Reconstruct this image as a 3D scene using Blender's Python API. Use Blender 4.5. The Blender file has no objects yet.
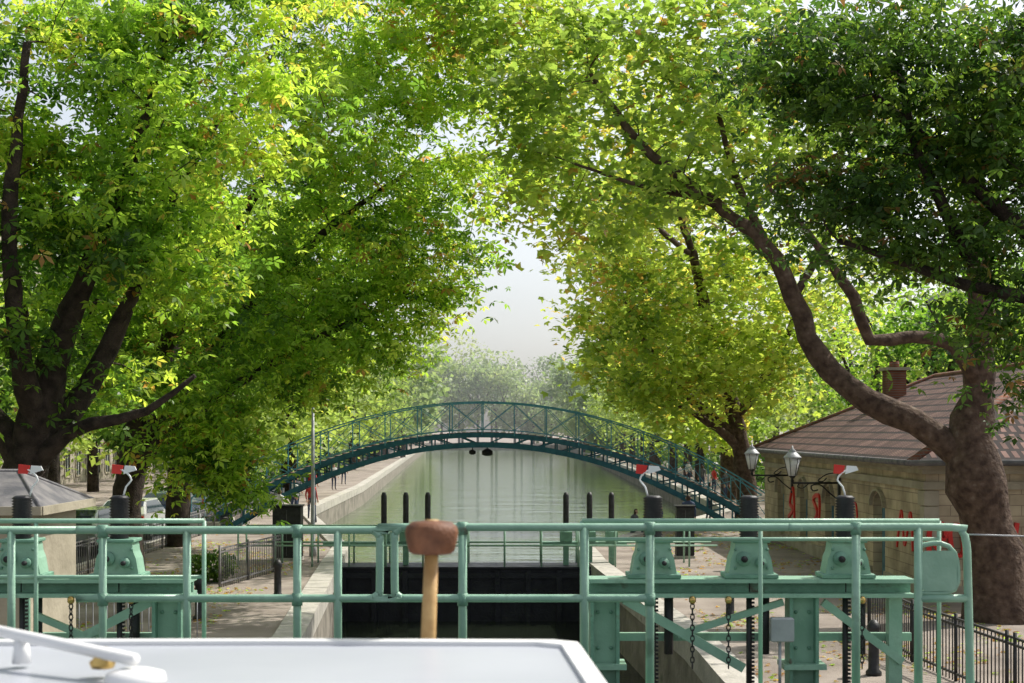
import bpy, math, random
import numpy as np
from mathutils import Vector
rng=np.random.default_rng(7); random.seed(7)
scene=bpy.context.scene
COL=scene.collection
# ------------------------------------------------------------ materials
def newmat(name):
    m=bpy.data.materials.new(name); m.use_nodes=True
    nt=m.node_tree; nt.nodes.clear()
    out=nt.nodes.new('ShaderNodeOutputMaterial')
    return m,nt,out
def noisy(name,c1,c2,scale=3.0,rough=0.7,metal=0.0,bump=0.15,detail=6,c3=None,spec=0.4,scale2=None):
    m,nt,out=newmat(name); N=nt.nodes; L=nt.links
    b=N.new('ShaderNodeBsdfPrincipled'); L.new(b.outputs[0],out.inputs[0])
    tc=N.new('ShaderNodeTexCoord'); n=N.new('ShaderNodeTexNoise')
    n.inputs['Scale'].default_value=scale; n.inputs['Detail'].default_value=detail
    L.new(tc.outputs['Object'],n.inputs['Vector'])
    r=N.new('ShaderNodeValToRGB'); L.new(n.outputs['Fac'],r.inputs[0])
    r.color_ramp.elements[0].position=0.35; r.color_ramp.elements[1].position=0.62
    r.color_ramp.elements[0].color=(*c1,1); r.color_ramp.elements[1].color=(*c2,1)
    if c3:
        e=r.color_ramp.elements.new(0.74); e.color=(*c3,1)
    L.new(r.outputs[0],b.inputs['Base Color'])
    b.inputs['Roughness'].default_value=rough; b.inputs['Metallic'].default_value=metal
    b.inputs['Specular IOR Level'].default_value=spec
    if bump>0:
        n2=N.new('ShaderNodeTexNoise'); n2.inputs['Scale'].default_value=scale2 or scale*6; n2.inputs['Detail'].default_value=4
        L.new(tc.outputs['Object'],n2.inputs['Vector'])
        bp=N.new('ShaderNodeBump'); bp.inputs['Strength'].default_value=bump; bp.inputs['Distance'].default_value=0.05
        L.new(n2.outputs['Fac'],bp.inputs['Height']); L.new(bp.outputs[0],b.inputs['Normal'])
    return m
def brick(name,axis,c1,c2,mortar,bw,rh,msz=0.01,zs=1.0,rough=0.85,bump=0.4):
    m,nt,out=newmat(name); N=nt.nodes; L=nt.links
    b=N.new('ShaderNodeBsdfPrincipled'); L.new(b.outputs[0],out.inputs[0]); b.inputs['Roughness'].default_value=rough
    b.inputs['Specular IOR Level'].default_value=0.2
    tc=N.new('ShaderNodeTexCoord'); s=N.new('ShaderNodeSeparateXYZ'); c=N.new('ShaderNodeCombineXYZ')
    L.new(tc.outputs['Object'],s.inputs[0]); L.new(s.outputs[axis],c.inputs[0])
    mu=N.new('ShaderNodeMath'); mu.operation='MULTIPLY'; mu.inputs[1].default_value=zs
    L.new(s.outputs[2],mu.inputs[0]); L.new(mu.outputs[0],c.inputs[1])
    t=N.new('ShaderNodeTexBrick'); L.new(c.outputs[0],t.inputs['Vector'])
    t.inputs['Scale'].default_value=1.0; t.inputs['Brick Width'].default_value=bw; t.inputs['Row Height'].default_value=rh
    t.inputs['Mortar Size'].default_value=msz; t.inputs['Color1'].default_value=(*c1,1); t.inputs['Color2'].default_value=(*c2,1); t.inputs['Mortar'].default_value=(*mortar,1)
    n=N.new('ShaderNodeTexNoise'); n.inputs['Scale'].default_value=1.3; n.inputs['Detail'].default_value=8; L.new(tc.outputs['Object'],n.inputs['Vector'])
    mr=N.new('ShaderNodeMapRange'); mr.inputs[1].default_value=0.3; mr.inputs[2].default_value=0.7; mr.inputs[3].default_value=0.55; mr.inputs[4].default_value=1.15
    L.new(n.outputs['Fac'],mr.inputs[0])
    mx=N.new('ShaderNodeVectorMath'); mx.operation='MULTIPLY'; L.new(t.outputs['Color'],mx.inputs[0]); L.new(mr.outputs[0],mx.inputs[1])
    L.new(mx.outputs[0],b.inputs['Base Color'])
    bp=N.new('ShaderNodeBump'); bp.inputs['Strength'].default_value=bump; bp.inputs['Distance'].default_value=0.03; bp.invert=True
    L.new(t.outputs['Fac'],bp.inputs['Height']); L.new(bp.outputs[0],b.inputs['Normal'])
    return m
def leafmat(name,cols,trans=0.5,tmul=1.5,k=1.0):
    m,nt,out=newmat(name); N=nt.nodes; L=nt.links
    at=N.new('ShaderNodeAttribute'); at.attribute_name='tint'
    r=N.new('ShaderNodeValToRGB'); L.new(at.outputs['Fac'],r.inputs[0])
    cr=r.color_ramp; cc=lambda c:(c[0]*k,c[1]*k,c[2]*k,1)
    cr.elements[0].position=cols[0][0]; cr.elements[0].color=cc(cols[0][1])
    cr.elements[1].position=cols[-1][0]; cr.elements[1].color=cc(cols[-1][1])
    for p,c in cols[1:-1]:
        e=cr.elements.new(p); e.color=cc(c)
    p=N.new('ShaderNodeBsdfPrincipled'); p.inputs['Roughness'].default_value=0.42; p.inputs['Specular IOR Level'].default_value=0.4
    L.new(r.outputs[0],p.inputs['Base Color'])
    t=N.new('ShaderNodeBsdfTranslucent'); vm=N.new('ShaderNodeVectorMath'); vm.operation='MULTIPLY'
    vm.inputs[1].default_value=(tmul*1.12,tmul*1.10,tmul*0.8); L.new(r.outputs[0],vm.inputs[0]); L.new(vm.outputs[0],t.inputs[0])
    mx=N.new('ShaderNodeMixShader'); mx.inputs[0].default_value=trans
    L.new(p.outputs[0],mx.inputs[1]); L.new(t.outputs[0],mx.inputs[2]); L.new(mx.outputs[0],out.inputs[0])
    return m
M={}
M['gate']=noisy('gate_green_paint',(0.23,0.40,0.29),(0.29,0.47,0.35),5,0.38,0,0.10,8,c3=(0.18,0.29,0.20))
M['gate2']=noisy('gate_green_dark',(0.13,0.26,0.185),(0.18,0.35,0.25),7,0.5,0,0.2,8,c3=(0.11,0.10,0.07))
M['blk']=noisy('black_iron',(0.012,0.012,0.013),(0.03,0.03,0.03),9,0.5)
M['blkgate']=noisy('tarred_gate',(0.006,0.007,0.012),(0.016,0.018,0.026),2.5,0.55,0,0.3,c3=(0.03,0.028,0.022))
M['teal']=noisy('bridge_teal',(0.012,0.085,0.125),(0.025,0.13,0.18),4,0.5)
M['teal2']=noisy('bridge_rail_teal',(0.05,0.21,0.27),(0.08,0.28,0.35),4,0.5)
M['tread']=noisy('step_timber',(0.10,0.06,0.04),(0.22,0.14,0.10),5,0.8)
M['stone']=noisy('coping_stone',(0.36,0.34,0.30),(0.50,0.47,0.42),2.2,0.85,0,0.4,10,c3=(0.22,0.2,0.17))
M['trim']=noisy('trim_stone',(0.29,0.26,0.19),(0.40,0.36,0.27),1.6,0.85,0,0.3,10)
M['bark']=noisy('bark_dark',(0.02,0.014,0.010),(0.065,0.048,0.036),5,0.95,0,1.0,10)
M['pbark']=noisy('plane_bark',(0.05,0.03,0.021),(0.12,0.08,0.057),6,0.95,0,1.0,14,c3=(0.17,0.13,0.10),scale2=11)
M['white']=noisy('white_gelcoat',(0.38,0.40,0.44),(0.43,0.45,0.49),1.5,0.35,0,0.02)
M['whitee']=noisy('white_edge',(0.72,0.72,0.71),(0.78,0.78,0.77),3,0.4,0,0.0)
M['hull']=noisy('hull_blue',(0.02,0.04,0.10),(0.03,0.06,0.13),2,0.4)
M['wood']=noisy('mallet_handle_wood',(0.38,0.22,0.08),(0.55,0.36,0.15),14,0.55,0,0.1)
M['wood2']=noisy('mallet_head_wood',(0.10,0.036,0.014),(0.20,0.08,0.034),20,0.6,0,0.2)
M['brass']=noisy('brass',(0.5,0.33,0.1),(0.6,0.42,0.16),10,0.3,1.0,0)
M['red']=noisy('red_paint',(0.55,0.02,0.015),(0.65,0.04,0.03),6,0.45,0,0)
M['wht']=noisy('white_paint',(0.75,0.75,0.75),(0.82,0.82,0.82),6,0.45,0,0)
M['grey']=noisy('grey_metal',(0.30,0.31,0.32),(0.42,0.43,0.44),5,0.45,0.2,0.05)
M['dgrey']=noisy('slate_grey',(0.10,0.10,0.11),(0.2,0.19,0.19),4,0.7)
M['tyre']=noisy('tyre',(0.012,)*3,(0.02,)*3,8,0.85)
M['skin']=noisy('skin',(0.45,0.27,0.19),(0.52,0.32,0.23),6,0.6,0,0)
M['hair']=noisy('hair',(0.03,0.018,0.01),(0.06,0.035,0.02),9,0.7,0,0)
M['denim']=noisy('denim',(0.03,0.045,0.09),(0.05,0.07,0.13),9,0.85,0,0)
M['jred']=noisy('red_jacket',(0.40,0.03,0.03),(0.5,0.05,0.04),7,0.8,0,0)
M['jgrey']=noisy('grey_coat',(0.07,0.07,0.08),(0.11,0.11,0.12),7,0.8,0,0)
M['jwhite']=noisy('light_shirt',(0.5,0.5,0.48),(0.6,0.6,0.58),7,0.8,0,0)
M['wallY']=brick('house_stone_long',1,(0.54,0.455,0.31),(0.46,0.375,0.255),(0.30,0.24,0.17),0.55,0.25)
M['wallX']=brick('house_stone_end',0,(0.54,0.455,0.31),(0.46,0.375,0.255),(0.30,0.24,0.17),0.55,0.25)
M['roofY']=brick('roof_tiles_long',1,(0.27,0.16,0.135),(0.15,0.085,0.07),(0.03,0.02,0.018),0.24,0.44,0.06,2.24,0.8,1.0)
M['roofX']=brick('roof_tiles_end',0,(0.27,0.16,0.135),(0.15,0.085,0.07),(0.03,0.02,0.018),0.24,0.44,0.06,2.24,0.8,1.0)
M['chim']=brick('chimney_brick',1,(0.26,0.10,0.06),(0.20,0.08,0.05),(0.2,0.18,0.15),0.22,0.08,0.01)
M['apt']=brick('apartment_render',1,(0.42,0.38,0.31),(0.38,0.34,0.28),(0.3,0.27,0.22),2.4,0.6,0.02)
M['quaywall']=noisy('quay_wall_stone',(0.16,0.145,0.12),(0.30,0.27,0.23),1.2,0.9,0,0.5,10,c3=(0.1,0.11,0.07))
M['blueframe']=noisy('window_frame_blue',(0.10,0.20,0.25),(0.15,0.28,0.33),6,0.6)
M['asph']=noisy('asphalt',(0.045,0.045,0.048),(0.07,0.07,0.07),1.5,0.9,0,0.3,10,scale2=60)
M['gnd']=noisy('gravel_ground',(0.20,0.165,0.14),(0.34,0.29,0.25),0.55,0.95,0,0.5,12,c3=(0.13,0.115,0.09),scale2=40)
def glassmat():
    m,nt,out=newmat('dark_glass'); b=nt.nodes.new('ShaderNodeBsdfPrincipled'); nt.links.new(b.outputs[0],out.inputs[0])
    b.inputs['Base Color'].default_value=(0.02,0.03,0.035,1); b.inputs['Roughness'].default_value=0.08
    n=nt.nodes.new('ShaderNodeTexNoise'); n.inputs['Scale'].default_value=3
    bp=nt.nodes.new('ShaderNodeBump'); bp.inputs['Strength'].default_value=0.05; nt.links.new(n.outputs['Fac'],bp.inputs['Height']); nt.links.new(bp.outputs[0],b.inputs['Normal'])
    return m
M['glass']=glassmat()
def lampglass():
    m,nt,out=newmat('frosted_lamp_glass'); b=nt.nodes.new('ShaderNodeBsdfPrincipled'); nt.links.new(b.outputs[0],out.inputs[0])
    b.inputs['Base Color'].default_value=(0.78,0.8,0.8,1); b.inputs['Roughness'].default_value=0.25
    t=nt.nodes.new('ShaderNodeBsdfTranslucent'); t.inputs[0].default_value=(0.8,0.8,0.8,1)
    mx=nt.nodes.new('ShaderNodeMixShader'); nt.links.new(b.outputs[0],mx.inputs[1]); nt.links.new(t.outputs[0],mx.inputs[2]); nt.links.new(mx.outputs[0],out.inputs[0])
    return m
M['lamp']=lampglass()
def watermat(name,col,st,spec,sx,sy,dist):
    m,nt,out=newmat(name); N=nt.nodes; L=nt.links
    b=N.new('ShaderNodeBsdfPrincipled'); L.new(b.outputs[0],out.inputs[0])
    b.inputs['Base Color'].default_value=(*col,1); b.inputs['Roughness'].default_value=0.05; b.inputs['IOR'].default_value=1.33
    b.inputs['Specular IOR Level'].default_value=spec
    tc=N.new('ShaderNodeTexCoord'); mp=N.new('ShaderNodeMapping'); mp.inputs['Scale'].default_value=(sx,sy,1)
    L.new(tc.outputs['Object'],mp.inputs[0])
    n=N.new('ShaderNodeTexNoise'); n.inputs['Scale'].default_value=1.0; n.inputs['Detail'].default_value=6; n.inputs['Roughness'].default_value=0.6
    L.new(mp.outputs[0],n.inputs['Vector'])
    bp=N.new('ShaderNodeBump'); bp.inputs['Strength'].default_value=st; bp.inputs['Distance'].default_value=dist
    L.new(n.outputs['Fac'],bp.inputs['Height']); L.new(bp.outputs[0],b.inputs['Normal'])
    return m
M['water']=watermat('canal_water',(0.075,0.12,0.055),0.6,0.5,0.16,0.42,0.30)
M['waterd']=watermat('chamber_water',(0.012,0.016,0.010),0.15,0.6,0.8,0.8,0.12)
def carpaint(n,c):
    m,nt,out=newmat(n); b=nt.nodes.new('ShaderNodeBsdfPrincipled'); nt.links.new(b.outputs[0],out.inputs[0])
    b.inputs['Base Color'].default_value=(*c,1); b.inputs['Roughness'].default_value=0.25; b.inputs['Coat Weight'].default_value=0.6; b.inputs['Metallic'].default_value=0.3
    return m
M['car1']=carpaint('car_paint_silver',(0.5,0.52,0.54)); M['car2']=carpaint('car_paint_blue',(0.04,0.07,0.14)); M['car3']=carpaint('car_paint_white',(0.75,0.75,0.75))
# leaves
M['lfA']=leafmat('chestnut_leaves',[(0,(0.025,0.065,0.013)),(0.35,(0.08,0.155,0.020)),(0.65,(0.18,0.285,0.034)),(0.92,(0.31,0.385,0.055)),(1,(0.24,0.13,0.04))],0.60,1.85,1.4)
M['lfG']=leafmat('chestnut_leaves_dark',[(0,(0.02,0.055,0.012)),(0.5,(0.06,0.125,0.020)),(0.93,(0.15,0.235,0.03)),(1,(0.20,0.11,0.04))],0.52,1.6,1.15)
M['lfP']=leafmat('plane_leaves_yellow',[(0,(0.10,0.165,0.03)),(0.4,(0.21,0.285,0.048)),(0.8,(0.35,0.39,0.075)),(1,(0.34,0.22,0.06))],0.58,1.7,1.35)
M['lfE']=leafmat('plane_leaves_green',[(0,(0.08,0.14,0.03)),(0.5,(0.185,0.265,0.05)),(0.9,(0.31,0.355,0.075)),(1,(0.30,0.18,0.05))],0.58,1.7,1.35)
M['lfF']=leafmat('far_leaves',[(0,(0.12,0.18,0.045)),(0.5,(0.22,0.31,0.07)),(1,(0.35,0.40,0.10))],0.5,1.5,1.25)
M['lfH']=leafmat('hazy_leaves',[(0,(0.14,0.21,0.09)),(0.5,(0.22,0.30,0.13)),(1,(0.32,0.37,0.16))],0.5,1.4,1.15)  # far_leaves and hazy_leaves: distance haze put into the pale leaf colour
# ------------------------------------------------------------ mesh builder
class MB:
    def __init__(s): s.v=[]; s.f=[]; s.m=[]; s.mats=[]; s.sm=[]
    def mi(s,mat):
        m=M[mat]
        if m not in s.mats: s.mats.append(m)
        return s.mats.index(m)
    def add(s,vs,fs,mat,smooth=False):
        o=len(s.v); s.v+= [tuple(map(float,v)) for v in vs]; k=s.mi(mat)
        for f in fs: s.f.append([o+i for i in f]); s.m.append(k); s.sm.append(smooth)
    def box(s,x0,x1,y0,y1,z0,z1,mat,bev=0.0):
        if bev>0:
            b=bev; vs=[];
            for z,i in ((z0,b),(z0+b,0),(z1-b,0),(z1,b)):
                vs+=[(x0+i,y0+i,z),(x1-i,y0+i,z),(x1-i,y1-i,z),(x0+i,y1-i,z)]
            fs=[(3,2,1,0),(12,13,14,15)]
            for l in range(3):
                for i in range(4): fs.append((l*4+i,l*4+(i+1)%4,l*4+4+(i+1)%4,l*4+4+i))
            s.add(vs,fs,mat); return
        vs=[(x0,y0,z0),(x1,y0,z0),(x1,y1,z0),(x0,y1,z0),(x0,y0,z1),(x1,y0,z1),(x1,y1,z1),(x0,y1,z1)]
        s.add(vs,[(3,2,1,0),(4,5,6,7),(0,1,5,4),(1,2,6,5),(2,3,7,6),(3,0,4,7)],mat)
    def beam(s,p,q,w,h,mat):
        p=Vector(p);q=Vector(q); d=(q-p).normalized(); up=Vector((0,0,1))
        if abs(d.z)>0.95: up=Vector((0,1,0))
        a=d.cross(up).normalized()*w/2; b=a.normalized().cross(d).normalized()*h/2
        vs=[p-a-b,p+a-b,p+a+b,p-a+b,q-a-b,q+a-b,q+a+b,q-a+b]
        s.add(vs,[(0,1,2,3),(7,6,5,4),(0,4,5,1),(1,5,6,2),(2,6,7,3),(3,7,4,0)],mat)
    def tube(s,pts,r,mat,n=8,cap=True):
        P=[Vector(p) for p in pts]
        R=r if hasattr(r,'__len__') else [r]*len(P)
        vs=[];prev=None
        for i,p in enumerate(P):
            d=(P[min(i+1,len(P)-1)]-P[max(i-1,0)])
            if d.length<1e-6: d=Vector((0,0,1))
            d.normalize()
            if prev is None:
                a=d.cross(Vector((0,0,1)))
                if a.length<0.1: a=d.cross(Vector((0,1,0)))
            else: a=prev-d*prev.dot(d)
            a.normalize(); prev=a; b=d.cross(a)
            for k in range(n):
                t=2*math.pi*k/n; vs.append(p+(a*math.cos(t)+b*math.sin(t))*R[i])
        fs=[]
        for i in range(len(P)-1):
            for k in range(n): fs.append((i*n+k,i*n+(k+1)%n,(i+1)*n+(k+1)%n,(i+1)*n+k))
        if cap: fs.append(tuple(range(n))[::-1]); fs.append(tuple((len(P)-1)*n+k for k in range(n)))
        s.add(vs,fs,mat,True)
    def lathe(s,c,prof,mat,n=20):
        vs=[];fs=[]
        for r,z in prof:
            for k in range(n):
                t=2*math.pi*k/n; vs.append((c[0]+r*math.cos(t),c[1]+r*math.sin(t),c[2]+z))
        for i in range(len(prof)-1):
            for k in range(n): fs.append((i*n+k,i*n+(k+1)%n,(i+1)*n+(k+1)%n,(i+1)*n+k))
        fs.append(tuple(range(n))[::-1]); fs.append(tuple((len(prof)-1)*n+k for k in range(n)))
        s.add(vs,fs,mat,True)
    def obj(s,name,parent=None):
        me=bpy.data.meshes.new(name); me.from_pydata(s.v,[],s.f); 
        for m in s.mats: me.materials.append(m)
        me.polygons.foreach_set('material_index',s.m); me.polygons.foreach_set('use_smooth',s.sm); me.update()
        o=bpy.data.objects.new(name,me); COL.objects.link(o)
        if parent: o.parent=parent
        return o
def empty(name):
    o=bpy.data.objects.new(name,None); COL.objects.link(o); return o
def catmull(P,step=0.35):
    P=np.array(P,float); out=[]
    for i in range(len(P)-1):
        p0=P[max(i-1,0)];p1=P[i];p2=P[i+1];p3=P[min(i+2,len(P)-1)]
        n=max(2,int(np.linalg.norm((p2-p1)[:3])/step))
        for k in range(n):
            t=k/n; out.append(0.5*((2*p1)+(-p0+p2)*t+(2*p0-5*p1+4*p2-p3)*t*t+(-p0+3*p1-3*p2+p3)*t**3))
    out.append(P[-1]); return np.array(out)
# ------------------------------------------------------------ foliage
def tmpl_rosette():
    vs=[];fs=[]
    for i,a in enumerate(np.radians([-115,-58,0,58,115])):
        L=(0.7,0.92,1.0,0.92,0.7)[i]; c,s_=math.cos(a),math.sin(a); w=0.19
        o=len(vs)
        for (u,v,z) in ((0.08,0,0),(0.58*L,-w,-0.10),(L,0,-0.38),(0.58*L,w,-0.10)):
            vs.append((u*c-v*s_,u*s_+v*c,z))
        fs.append((o,o+1,o+2,o+3))
    return np.array(vs),np.array(fs)
def tmpl_plane_simple():
    vs=[];fs=[]
    for i,a in enumerate(np.radians([-62,0,62])):
        L=(0.85,1.05,0.85)[i]; c,s_=math.cos(a),math.sin(a); w=0.30; o=len(vs)
        for (u,v,z) in ((-0.05,0,0),(0.5*L,-w,-0.04),(L,0,-0.22),(0.5*L,w,-0.04)):
            vs.append((u*c-v*s_,u*s_+v*c,z-0.01*i))
        fs.append((o,o+1,o+2,o+3))
    return np.array(vs),np.array(fs)
def tmpl_quad():
    return np.array([(-0.5,0,0),(0,-0.35,0.05),(0.6,0,-0.12),(0,0.35,0.05)]),np.array([(0,1,2,3)])
TM={'ros':tmpl_rosette(),'pl':tmpl_plane_simple(),'q':tmpl_quad()}
def leaves(name,C,size,tint,kind,mat,parent,tilt=0.55):
    T,F=TM[kind]; n=len(C)
    nr=rng.normal(0,tilt,(n,3)); nr[:,2]+=1.0; nr/=np.linalg.norm(nr,axis=1)[:,None]
    t=rng.normal(0,1,(n,3)); t-=nr*(t*nr).sum(1)[:,None]; t/=np.linalg.norm(t,axis=1)[:,None]
    b=np.cross(nr,t); s=(size*rng.uniform(0.6,1.3,n))[:,None,None]
    V=C[:,None,:]+s*(t[:,None,:]*T[None,:,0:1]+b[:,None,:]*T[None,:,1:2]+nr[:,None,:]*T[None,:,2:3])
    V=V.reshape(-1,3); FF=(F[None]+(np.arange(n)*len(T))[:,None,None]).reshape(-1,4)
    me=bpy.data.meshes.new(name); me.vertices.add(len(V)); me.vertices.foreach_set('co',V.astype(np.float32).ravel())
    me.loops.add(FF.size); me.loops.foreach_set('vertex_index',FF.astype(np.int32).ravel())
    me.polygons.add(len(FF)); me.polygons.foreach_set('loop_start',(np.arange(len(FF))*4).astype(np.int32))
    me.update(calc_edges=True)
    at=me.attributes.new('tint','FLOAT','FACE'); tt=np.repeat(tint,len(F))+rng.normal(0,0.03,len(FF))
    at.data.foreach_set('value',np.clip(tt,0,1).astype(np.float32))
    me.materials.append(M[mat]); o=bpy.data.objects.new(name,me); COL.objects.link(o)
    if parent: o.parent=parent
    return o
def clumps_in(blobs):
    out=[]
    for (cx,cy,cz,rx,ry,rz,nc) in blobs:
        u=rng.normal(0,1,(nc,3)); u/=np.linalg.norm(u,axis=1)[:,None]
        r=rng.uniform(0.1,1.0,nc)**0.5*rng.uniform(0.85,1.22,nc)
        out.append(np.array([cx,cy,cz])+u*r[:,None]*np.array([rx,ry,rz]))
    return np.concatenate(out)
def tree(name,limbs,blobs,kind,mat,bark,size=0.2,per=55,spread=0.5,rust=0.03,minbr=0.010,dens=1.0,tmean=0.48,side=0.0,x0=0.0):
    root=empty(name); mb=MB(); nodes=[];
    for l in limbs:
        p=catmull(l,0.4); w=rng.normal(0,0.03,p.shape); w[:,3]=0; p=p+w*np.minimum(1,p[:,3:4]*6)
        mb.tube(p[:,:3],list(np.maximum(p[:,3]*(1+0.06*rng.normal(size=len(p))),0.01)),bark,14 if l[0][3]>0.2 else 8)
        nodes+= [q for q in p if q[2]>3.0]
    nodes=np.array(nodes); C=clumps_in([(*b[:6],max(2,int(b[6]*dens))) for b in blobs])
    d=np.array([np.min(np.linalg.norm(nodes[:,:3]-c,axis=1)) for c in C]); C=C[np.argsort(d)]
    for c in C:
        dd=np.linalg.norm(nodes[:,:3]-c,axis=1)-nodes[:,3]*2+np.maximum(0,nodes[:,2]-c[2])*0.5
        i=np.argmin(dd); p0=nodes[i]; L=np.linalg.norm(p0[:3]-c)
        if L<0.15: continue
        k=max(3,int(L/0.5)); ts=np.linspace(0,1,k+1)
        mid=(p0[:3]+c)/2+np.array([0,0,0.12*L])+rng.normal(0,0.09*L,3)
        pts=((1-ts)**2)[:,None]*p0[:3]+(2*ts*(1-ts))[:,None]*mid+(ts**2)[:,None]*c
        r0=min(p0[3]*0.65,minbr+0.014*L); rr=r0+(minbr-r0)*ts
        mb.tube(pts,list(rr),bark,5,False)
        nodes=np.concatenate([nodes,np.concatenate([pts[1:],rr[1:,None]],1)])
    mb.obj('trunk_and_branches',root)
    pc=np.maximum(8,(per*rng.uniform(0.35,1.5,len(C)))).astype(int); idx=np.repeat(np.arange(len(C)),pc); n=len(idx)
    cs=spread*rng.uniform(0.55,1.5,len(C))
    P=C[idx]+rng.normal(0,1,(n,3))*np.array([1,1,0.6])*cs[idx][:,None]
    ct=np.clip(rng.normal(tmean,0.24,len(C))+side*(C[:,0]-x0),0.02,0.9)   # sunlit canal side painted into the leaf tint, lighter towards larger X
    tint=np.clip(ct[idx]+rng.normal(0,0.1,n),0,0.93)
    rc=rng.uniform(size=len(C))<rust; tint=np.where(rc[idx]&(rng.uniform(size=n)<0.4),1.0,tint)
    tint=np.where(rng.uniform(size=n)<0.015,1.0,tint)
    leaves('foliage',P,size,tint,kind,mat,root)
    return root
# ---- left bank chestnuts
tree('chestnut_tree',
 [[(-8.4,24,-0.1,0.50),(-8.35,24,1.5,0.40),(-8.2,24,3.2,0.38),(-8.0,24,4.2,0.34),(-7.6,24,5.6,0.24),(-6.9,24,7.2,0.16),(-6.2,23.8,9.0,0.10),(-5.6,23.6,11,0.05)],
  [(-8.1,24,3.6,0.30),(-7.3,24.4,4.7,0.19),(-6.6,24.6,6.2,0.14),(-6.1,25,7.8,0.10),(-5.2,25,9.4,0.06)],
  [(-8.1,24,3.4,0.28),(-9.2,24.2,4.8,0.2),(-9.6,24,6.8,0.14),(-9.3,24,9.5,0.07)],
  [(-8.0,24,4.0,0.22),(-8.0,23,5.5,0.16),(-7.9,22.4,7.5,0.12),(-7.5,22,10,0.06)],
  [(-8.1,24,3.5,0.2),(-7.0,23.6,4.1,0.11),(-6.0,23.4,4.3,0.07),(-5.2,23.3,4.9,0.04)]],
 [(-8.3,24,9.8,3.3,3.2,3.0,100),(-5.6,24,9.9,2.5,2.6,2.4,74),(-9.3,22.5,6.6,2.2,2,1.6,28),(-6.0,23.2,7.1,1.7,1.6,1.2,26),(-7.6,24.5,5.0,1.6,1.5,0.8,8),(-8.8,23,4.6,0.9,1.2,0.7,6)],
 'ros','lfA','bark',0.185,57,0.42,0.05,dens=0.80,tmean=0.47,side=0.05,x0=-7)
tree('chestnut_tree',
 [[(-9.8,36,-0.1,0.5),(-9.7,36,2.0,0.38),(-9.4,36,4.2,0.33),(-8.6,36,6.5,0.22),(-7.8,36,9,0.15),(-7.0,36,12.5,0.07)],
  [(-9.5,36,3.4,0.26),(-7.9,35.6,5.4,0.17),(-6.2,35.2,7.4,0.13),(-4.4,34.8,9.0,0.09),(-2.6,34.5,10.2,0.05)],
  [(-9.5,36,3.0,0.22),(-7.8,35,4.4,0.14),(-5.8,34.2,5.6,0.10),(-3.8,34,6.6,0.07),(-2.2,34,7.2,0.03)],
  [(-8.8,36,6,0.16),(-6.6,35,9.3,0.12),(-4.6,34.5,12,0.06)]],
 [(-3.3,34.5,10.8,2.9,2.8,2.6,98),(-2.3,34,7.7,1.5,1.7,1.5,36),(-5.0,34,7.1,2.2,2.2,1.8,54),(-8.2,34.5,8.8,2.8,2.6,2.8,60),(-2.6,35,14,3.6,3,2.2,76),(-4.1,33.5,5.3,1.2,1.3,0.6,12),(-7.2,33,4.5,1.4,1.3,1.4,34),(-6.7,32.5,2.9,0.9,0.9,0.7,16),(-9.8,34,6.5,2,2,2,28),(-2.9,34,6.0,0.8,0.9,0.5,6)],
 'ros','lfA','bark',0.21,52,0.48,0.03,dens=0.80,tmean=0.64,side=0.04,x0=-5)
tree('chestnut_tree',
 [[(-11.5,49,-0.1,0.45),(-11.4,49,3,0.36),(-10.8,49,6,0.25),(-9.6,49,10,0.1)],
  [(-11.3,49,3.5,0.25),(-9.0,48.5,6,0.15),(-6.8,48,8,0.06)],[(-11.3,49,4,0.2),(-13,49,7,0.12),(-14,49,10,0.06)]],
 [(-8.2,48,7.0,3.0,3,2.2,44),(-6.5,48,10.5,3.6,3.2,3.0,48),(-11,48,9,4,3.5,4,70),(-14,48,6.5,3,3,3,34)],
 'ros','lfA','bark',0.32,42,0.6,0.03,tmean=0.68)
# ---- right bank planes
tree('plane_tree',
 [[(10.35,30,-0.15,0.95),(10.25,30,0.35,0.70),(10.15,30,1.4,0.60),(9.85,30,2.8,0.58),(9.65,30,3.8,0.50),(9.85,30,4.8,0.34),(9.8,29.6,6.6,0.27),(9.5,29.2,8.8,0.2),(8.9,29,11.5,0.1)],
  [(9.75,30,3.2,0.38),(8.95,30.1,3.95,0.32),(7.6,30.4,4.65,0.27),(6.65,30.8,5.6,0.235),(6.1,31,6.9,0.20),(5.45,31,8.15,0.17),(4.1,31.2,9.2,0.13),(2.8,31.6,10.4,0.10),(1.7,32,12.1,0.05)],
  [(9.8,29.9,4.9,0.18),(9.2,29.6,5.8,0.15),(8.3,29.5,5.95,0.13),(7.35,29.2,5.9,0.125),(6.95,29,6.7,0.11),(6.2,29,7.8,0.08),(5.2,29,9,0.04)],
  [(5.6,31,7.9,0.10),(5.0,31.5,9.5,0.08),(4.4,32,12,0.04)],
  [(6.1,31,6.8,0.09),(7.0,31.3,8.5,0.08),(7.3,31.5,11,0.04)],
  [(4.3,31.2,9.1,0.08),(3.0,31.2,9.3,0.06),(1.4,31.5,9.9,0.03)]],
 [(2.6,32,11.4,2.8,2.2,2.2,38),(5.0,32,11.6,2.5,2.4,1.9,40),(3.6,31.5,9.4,1.5,1.4,0.8,10),(7.2,32,11,2.5,2.5,2.2,36),(9.6,31,10.6,2.4,2.6,2.4,36),(8.2,32.5,8.0,1.8,2,1.4,12),(0.4,33,12.6,2.2,2,2.0,36),(-0.6,34,13.4,1.8,2,1.2,20),(1.0,33,9.5,1.5,1.4,1.4,14),(4.5,32.5,13.2,2.5,2,0.9,18)],
 'pl','lfE','pbark',0.18,45,0.50,0.03)
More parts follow.
